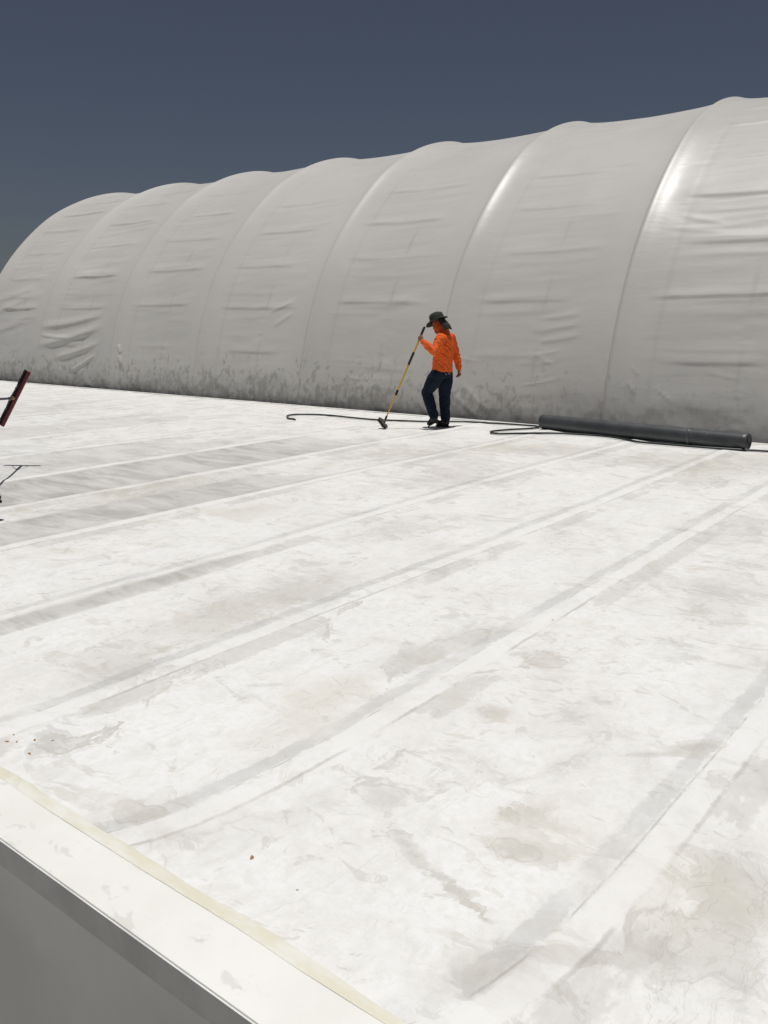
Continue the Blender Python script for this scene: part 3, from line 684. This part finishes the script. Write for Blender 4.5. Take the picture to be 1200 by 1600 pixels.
    if keys:
        bm = bmesh.new(); random.seed(5)
        kp = pel - fh * .138 + lf * .075 + Vector((0, 0, -.005))
        for q in range(3):
            c0 = kp + Vector((random.uniform(-.03, .03), 0, random.uniform(-.02, .015)))
            tube(bm, [c0, c0 + Vector((random.uniform(-.02, .02), -.006, -.02))], [.005, .004], n=6)
        bm_obj('keys', bm, M_keys, root)
    for s_ in 'LR':
        boot('boot', root, V['an' + s_], V['heel' + s_], V['toe' + s_], None, V['kn' + s_])
    # face cloth over nose, jaw and neck
    def gait(bm):
        tube(bm, [H - up * .09 + fwd * .055, H - up * .05 + fwd * .032, H - up * .035 + fwd * .022], [.048, .074, .080], [.048, .078, .090], axis=side, n=20)
        tube(bm, [V['neck'] - Vector((0, 0, .03)), V['neck'].lerp(H, .35), H - up * .05 - fwd * .015, H - up * .005 - fwd * .012], [.088, .078, .080, .086], n=20)
    fused('face_cover', gait, M_face, root, .006, 4, .008, (14, 14, 26))
    # hat
    hc = H + up * .045; n = 40
    bm = bmesh.new()
    prof = [(.195, -.006), (.190, .002), (.150, .004), (.108, .008), (.106, .030), (.102, .080), (.094, .112), (.070, .130), (.030, .124), (.0, .116)]
    rows = []
    for r_, z in prof[:-1]:
        rr = []
        for k in range(n):
            th = 2 * math.pi * k / n; cx, cy = math.cos(th), math.sin(th)
            e = r_ * (1 + .10 * abs(cx))
            zz = z
            if r_ > .12:                                # brim: front dips, sides roll a little
                q = (r_ - .10) / .1; e = .103 + (r_ - .103) * (.78 + .22 * max(0, cx) + .02 * math.sin(3 * th)); zz = z - .012 * q * max(0, cx) ** 2 - .012 * q + .030 * q * cy * cy * .8 + (.02 * q if cx < -.3 else 0)
            if z > .09: zz = z - .012 * math.exp(-(cy * r_ / .03) ** 2)
            p = hc + fwd * cx * e + side * cy * e * .93 + up * zz
            rr.append(bm.verts.new(p))
        rows.append(rr)
    for a, b in zip(rows[:-1], rows[1:]):
        for k in range(n): bm.faces.new((a[k], a[(k + 1) % n], b[(k + 1) % n], b[k]))
    bm.faces.new(rows[-1])
    h_ = bm_obj('hat', bm, M_hat, root, True)
    so = h_.modifiers.new('thick', 'SOLIDIFY'); so.thickness = .004; so.offset = 1
    bm = bmesh.new(); a = [hc + fwd * math.cos(t) * .113 + side * math.sin(t) * .096 + up * .022 for t in np.linspace(0, 2 * math.pi, 33)]
    tube(bm, a, .004, .013, axis=None, n=8, caps=False); bm_obj('hat_band', bm, M_flap, h_, True)
    # cloth flap hanging from the hat behind the neck
    bm = bmesh.new(); rows = []
    back = -fh
    for i in range(14):
        t = i / 13; rr = []
        for k in range(25):
            th = -1.05 + 2.1 * k / 24
            base = hc - up * .0 + (-fwd * math.cos(th) * .115 + side * math.sin(th) * .108)
            low = V['neck'] + Vector((0, 0, .058 - .02 * abs(math.sin(th)))) + back * math.cos(th) * (.115) + side * math.sin(th) * .09
            p = base.lerp(low, t) + (back * math.cos(th) + side * math.sin(th)) * (.018 * math.sin(t * 3.1) + .010 * t * math.sin(k * 1.3 + t * 2))
            rr.append(bm.verts.new(p))
        rows.append(rr)
    for a, b in zip(rows[:-1], rows[1:]):
        for k in range(24): bm.faces.new((a[k], a[k + 1], b[k + 1], b[k]))
    fl = bm_obj('neck_flap', bm, M_flap, root, True); so = fl.modifiers.new('thick', 'SOLIDIFY'); so.thickness = .003
    return root

J1 = dict(face=(-.74, .52, -.36), head=(-.070, .045, 1.600), neck=(.020, -.01, 1.475), chest=(.030, .0, 1.27), waist=(.005, 0, 1.03), hem=(-.005, 0, .875),
          hipL=(-.065, -.08, .86), hipR=(.055, .08, .86), knL=(-.240, .03, .545), anL=(-.125, -.04, .175), heelL=(-.055, -.075, .110), toeL=(-.205, .035, .002),
          knR=(.045, .10, .48), anR=(.065, .08, .115), heelR=(.115, .045, .002), toeR=(-.075, .185, .002),
          shL=(-.045, -.13, 1.385), elL=(-.150, -.25, 1.175), wrL=(-.325, -.17, 1.345), haL=(-.365, -.150, 1.415), pnL=(.25, .85, .1), curlL=1.15,
          shR=(.125, .13, 1.385), elR=(.215, .20, 1.15), wrR=(.275, .17, .905), haR=(.278, .16, .825), pnR=(-.6, -.5, 0), curlR=.45)
person('person', (-7.45, 11.02, .004), YAW, J1, 'worker in orange shirt, dark jeans and brimmed hat walking with a pole brush')

# brush on its telescopic pole (local frame like the worker's)
M_yel = simple('yellow_fibreglass', (.62, .40, .05), .4, .12, 20)
M_grip = simple('black_grip', (.012, .012, .013), .6, .2, 40)
M_bris = simple('dark_bristles', (.035, .033, .030), .9, .5, 160, .8)
M_blk = simple('worn_brush_block', (.09, .085, .08), .6, .6, 40)
M_red = simple('red_painted_block', (.15, .008, .016), .5, .25, 25)
def brush():
    u = Vector((math.cos(YAW), math.sin(YAW), 0)); w = Vector((-math.sin(YAW), math.cos(YAW), 0)); o = Vector((-7.45, 11.02, .004))
    P = lambda a, b, c: Vector((a, b, c))
    bot = P(-.915, -.12, .085); top = P(-.297, -.115, 1.545)
    root = empty('deck_brush', o + u * bot.x + w * bot.y, YAW); tag(root, 'small dark deck brush on a yellow telescopic pole held by the orange shirted worker', 'brush')
    off = Vector((bot.x, bot.y, 0)); bot = bot - off; top = top - off
    L = lambda t: bot.lerp(top, t)
    def seg(name, a, b, r, m, taper=None):
        bm = bmesh.new(); tube(bm, [L(a), L(b)], [r, taper or r], n=16); return bm_obj(name, bm, m, root, True)
    seg('lower_pole', .03, .36, .0105, M_yel); seg('upper_pole', .32, .96, .0155, M_yel); seg('grip', .91, 1.0, .0185, M_grip); seg('grip', .62, .74, .0190, M_grip)
    seg('clamp', .305, .345, .0200, M_grip); seg('clamp', .285, .305, .014, M_yel); seg('socket', -.01, .07, .020, M_grip, .015)
    q = (top - bot).normalized()
    # head: block slanting away to the lower right, pushed flat on the roof
    ax = Vector((.42, -.62, -.50)).normalized(); nd = Vector((-.55, .0, -.70)); nd = (nd - ax * nd.dot(ax)).normalized(); sd2 = ax.cross(-nd)
    m3 = Matrix((sd2, ax, -nd)).transposed(); mt = m3.to_4x4(); hc = Vector((-.01, -.02, .092))
    bm = bmesh.new(); box(bm, hc, (.075, .21, .026), mt, .006)
    for k in (-.07, 0, .07): box(bm, hc + m3 @ Vector((0, k, .017)), (.05, .03, .012), mt, .003)
    bl = bm_obj('block', bm, M_blk, root)
    bm = bmesh.new(); random.seed(3)
    for i in range(13):
        for j in range(40):
            p = Vector((-.030 + .060 * i / 12, -.098 + .196 * j / 39, -.012)) + Vector((random.uniform(-.002, .002),) * 3)
            a = hc + m3 @ p; b = a + nd * random.uniform(.032, .042) + sd2 * (i - 6) * .0016 + Vector((random.uniform(-.004, .004), random.uniform(-.004, .004), 0)); b.z = max(b.z, .002)
            tube(bm, [a, b], .0016, n=3, caps=False)
    bm_obj('bristles', bm, M_bris, root)
    bm = bmesh.new(); tube(bm, [hc, L(.03)], .018, n=12); bm_obj('bracket', bm, M_blk, root, True)
    return root
brush()

# second worker, just outside the left edge: only a boot toe and his broom reach the picture
fw = Vector((.90, .43, 0)).normalized(); lf2 = Vector((-fw.y, fw.x, 0))
def L2(a, b, c): return tuple(fw * a + lf2 * b + Vector((0, 0, c)))
J2 = dict(face=L2(1, .1, -.2), head=L2(.06, 0, 1.62), neck=L2(.01, 0, 1.475), chest=L2(0, 0, 1.27), waist=L2(0, 0, 1.03), hem=L2(0, 0, .875),
          hipL=L2(0, .10, .88), hipR=L2(0, -.10, .88), knR=L2(.34, -.10, .62), anR=L2(.42, -.08, .27), heelR=L2(.36, -.08, .17), toeR=L2(.655, -.085, .145),
          knL=L2(-.02, .10, .48), anL=L2(-.16, .10, .105), heelL=L2(-.20, .10, .002), toeL=L2(.08, .12, .002),
          shL=L2(0, .19, 1.39), elL=L2(-.08, .27, 1.13), wrL=L2(-.03, .30, .98), haL=L2(.03, .32, .93), pnL=L2(-.2, .4, -.7), curlL=1.1,
          shR=L2(0, -.19, 1.39), elR=L2(-.08, -.24, 1.13), wrR=L2(.12, -.25, .95), haR=L2(.17, -.25, .88), pnR=L2(0, 1, 0), curlR=.5)
O2 = Vector((-7.42, 3.245, .004))
person('person', O2, 0, J2, 'worker at the left edge, only the dark toe of a boot showing', keys=False)

def broom():
    A = Vector((-9.17, 5.13, 1.09)); B = Vector((-9.46, 4.90, .47)); mid = (A + B) / 2
    hnd = O2 + Vector(L2(.05, .33, .95))
    root = empty('push_broom', (mid.x, mid.y, 0)); tag(root, 'dark red push broom head with wire braces held up at the left edge', 'broom')
    o = Vector((mid.x, mid.y, 0)); A -= o; B -= o; mid -= o; hnd = hnd - o
    ax = (A - B).normalized(); h = (hnd - mid).normalized(); bd = Vector((-.62, -.78, .0)); ps = (bd - ax * bd.dot(ax)).normalized(); th = ax.cross(ps)
    rm = Matrix((ax, ps, th)).transposed().to_4x4(); ln = (A - B).length
    cen = mid
    bm = bmesh.new(); box(bm, cen - ps * .020, (ln, .042, .050), rm, .010); bm_obj('block', bm, M_red, root)
    # tufts in rows along the block
    bm = bmesh.new(); random.seed(11)
    for i in range(70):
        for j in range(9):
            p = cen + ax * (ln * .49 * (2 * i / 69 - 1)) + th * (.018 * (2 * j / 8 - 1)) + ps * .002
            t = p + ps * random.uniform(.026, .038) + ax * random.uniform(-.012, .012) + th * random.uniform(-.010, .010)
            tube(bm, [p, t], [.0040, .0022], n=4, caps=False)
    bm_obj('bristles', bm, simple('dark_brown_bristles', (.020, .014, .016), .9, .4, 120), root)
    j0 = mid + h * .16
    bm = bmesh.new(); tube(bm, [mid + h * .03, mid + h * .12, j0 + h * .12], [.012, .016, .018], n=12); bm_obj('socket', bm, M_grip, root, True)
    for e in (A, B):
        p0 = mid.lerp(e, .50) + ps * .01
        bm = bmesh.new(); mpt = p0.lerp(j0 + h * .10, .5) + (e - mid).normalized() * .035
        tube(bm, smooth_path([p0, mpt, j0 + h * .10], 8), .0045, n=8); bm_obj('brace', bm, M_grip, root, True)
    bm = bmesh.new(); tube(bm, [j0 + h * .10, hnd, hnd + (hnd - mid).normalized() * .35], .013, n=14); bm_obj('handle', bm, M_grip, root, True)
    bm = bmesh.new(); tube(bm, [mid + h * .06, mid + h * .085], .020, n=12); bm_obj('ferrule', bm, simple('ferrule_brass', (.35, .25, .08), .4, .1, metal=.6), root, True)
broom()

# small rusty flakes lying by the near curb
M_rust = simple('rusty_flake', (.33, .17, .07), .8, .5, 200)
def flake(x, y, r_, lab, grp=None):
    random.seed(int(x * 1000) ^ int(y * 1000)); bm = bmesh.new(); n = 9; up = []; dn_ = []
    rot = random.uniform(0, 6)
    for k in range(n):
        t = 2 * math.pi * k / n; q = r_ * random.uniform(.55, 1.1); a = q * math.cos(t) * 1.5; b = q * math.sin(t) * .8
        px, py_ = a * math.cos(rot) - b * math.sin(rot), a * math.sin(rot) + b * math.cos(rot); z = 4 * a * a
        up.append(bm.verts.new((px, py_, z + .0012))); dn_.append(bm.verts.new((px, py_, z)))
    bm.faces.new(up); bm.faces.new(dn_[::-1])
    for k in range(n): bm.faces.new((dn_[k], dn_[(k + 1) % n], up[(k + 1) % n], up[k]))
    o = bm_obj('rust_flake', bm, M_rust); o.location = (x, y, MEMB.ray_cast(Vector((x, y, 1)), Vector((0, 0, -1)))[1].z + .0003); tag(o, lab, 'flake', grp)
for i, (x, y, q) in enumerate([(-3.05, 1.475, .007), (-3.02, 1.50, .005), (-2.985, 1.555, .007), (-2.90, 1.485, .007), (-3.08, 1.52, .004), (-2.93, 1.60, .004)]):
    flake(x, y, q, 'tiny rust brown flake in the cluster lying near the curb corner', 'rust flakes clustered by the curb')
flake(-1.755, 1.575, .009, 'single orange brown flake lying alone on the foreground membrane')
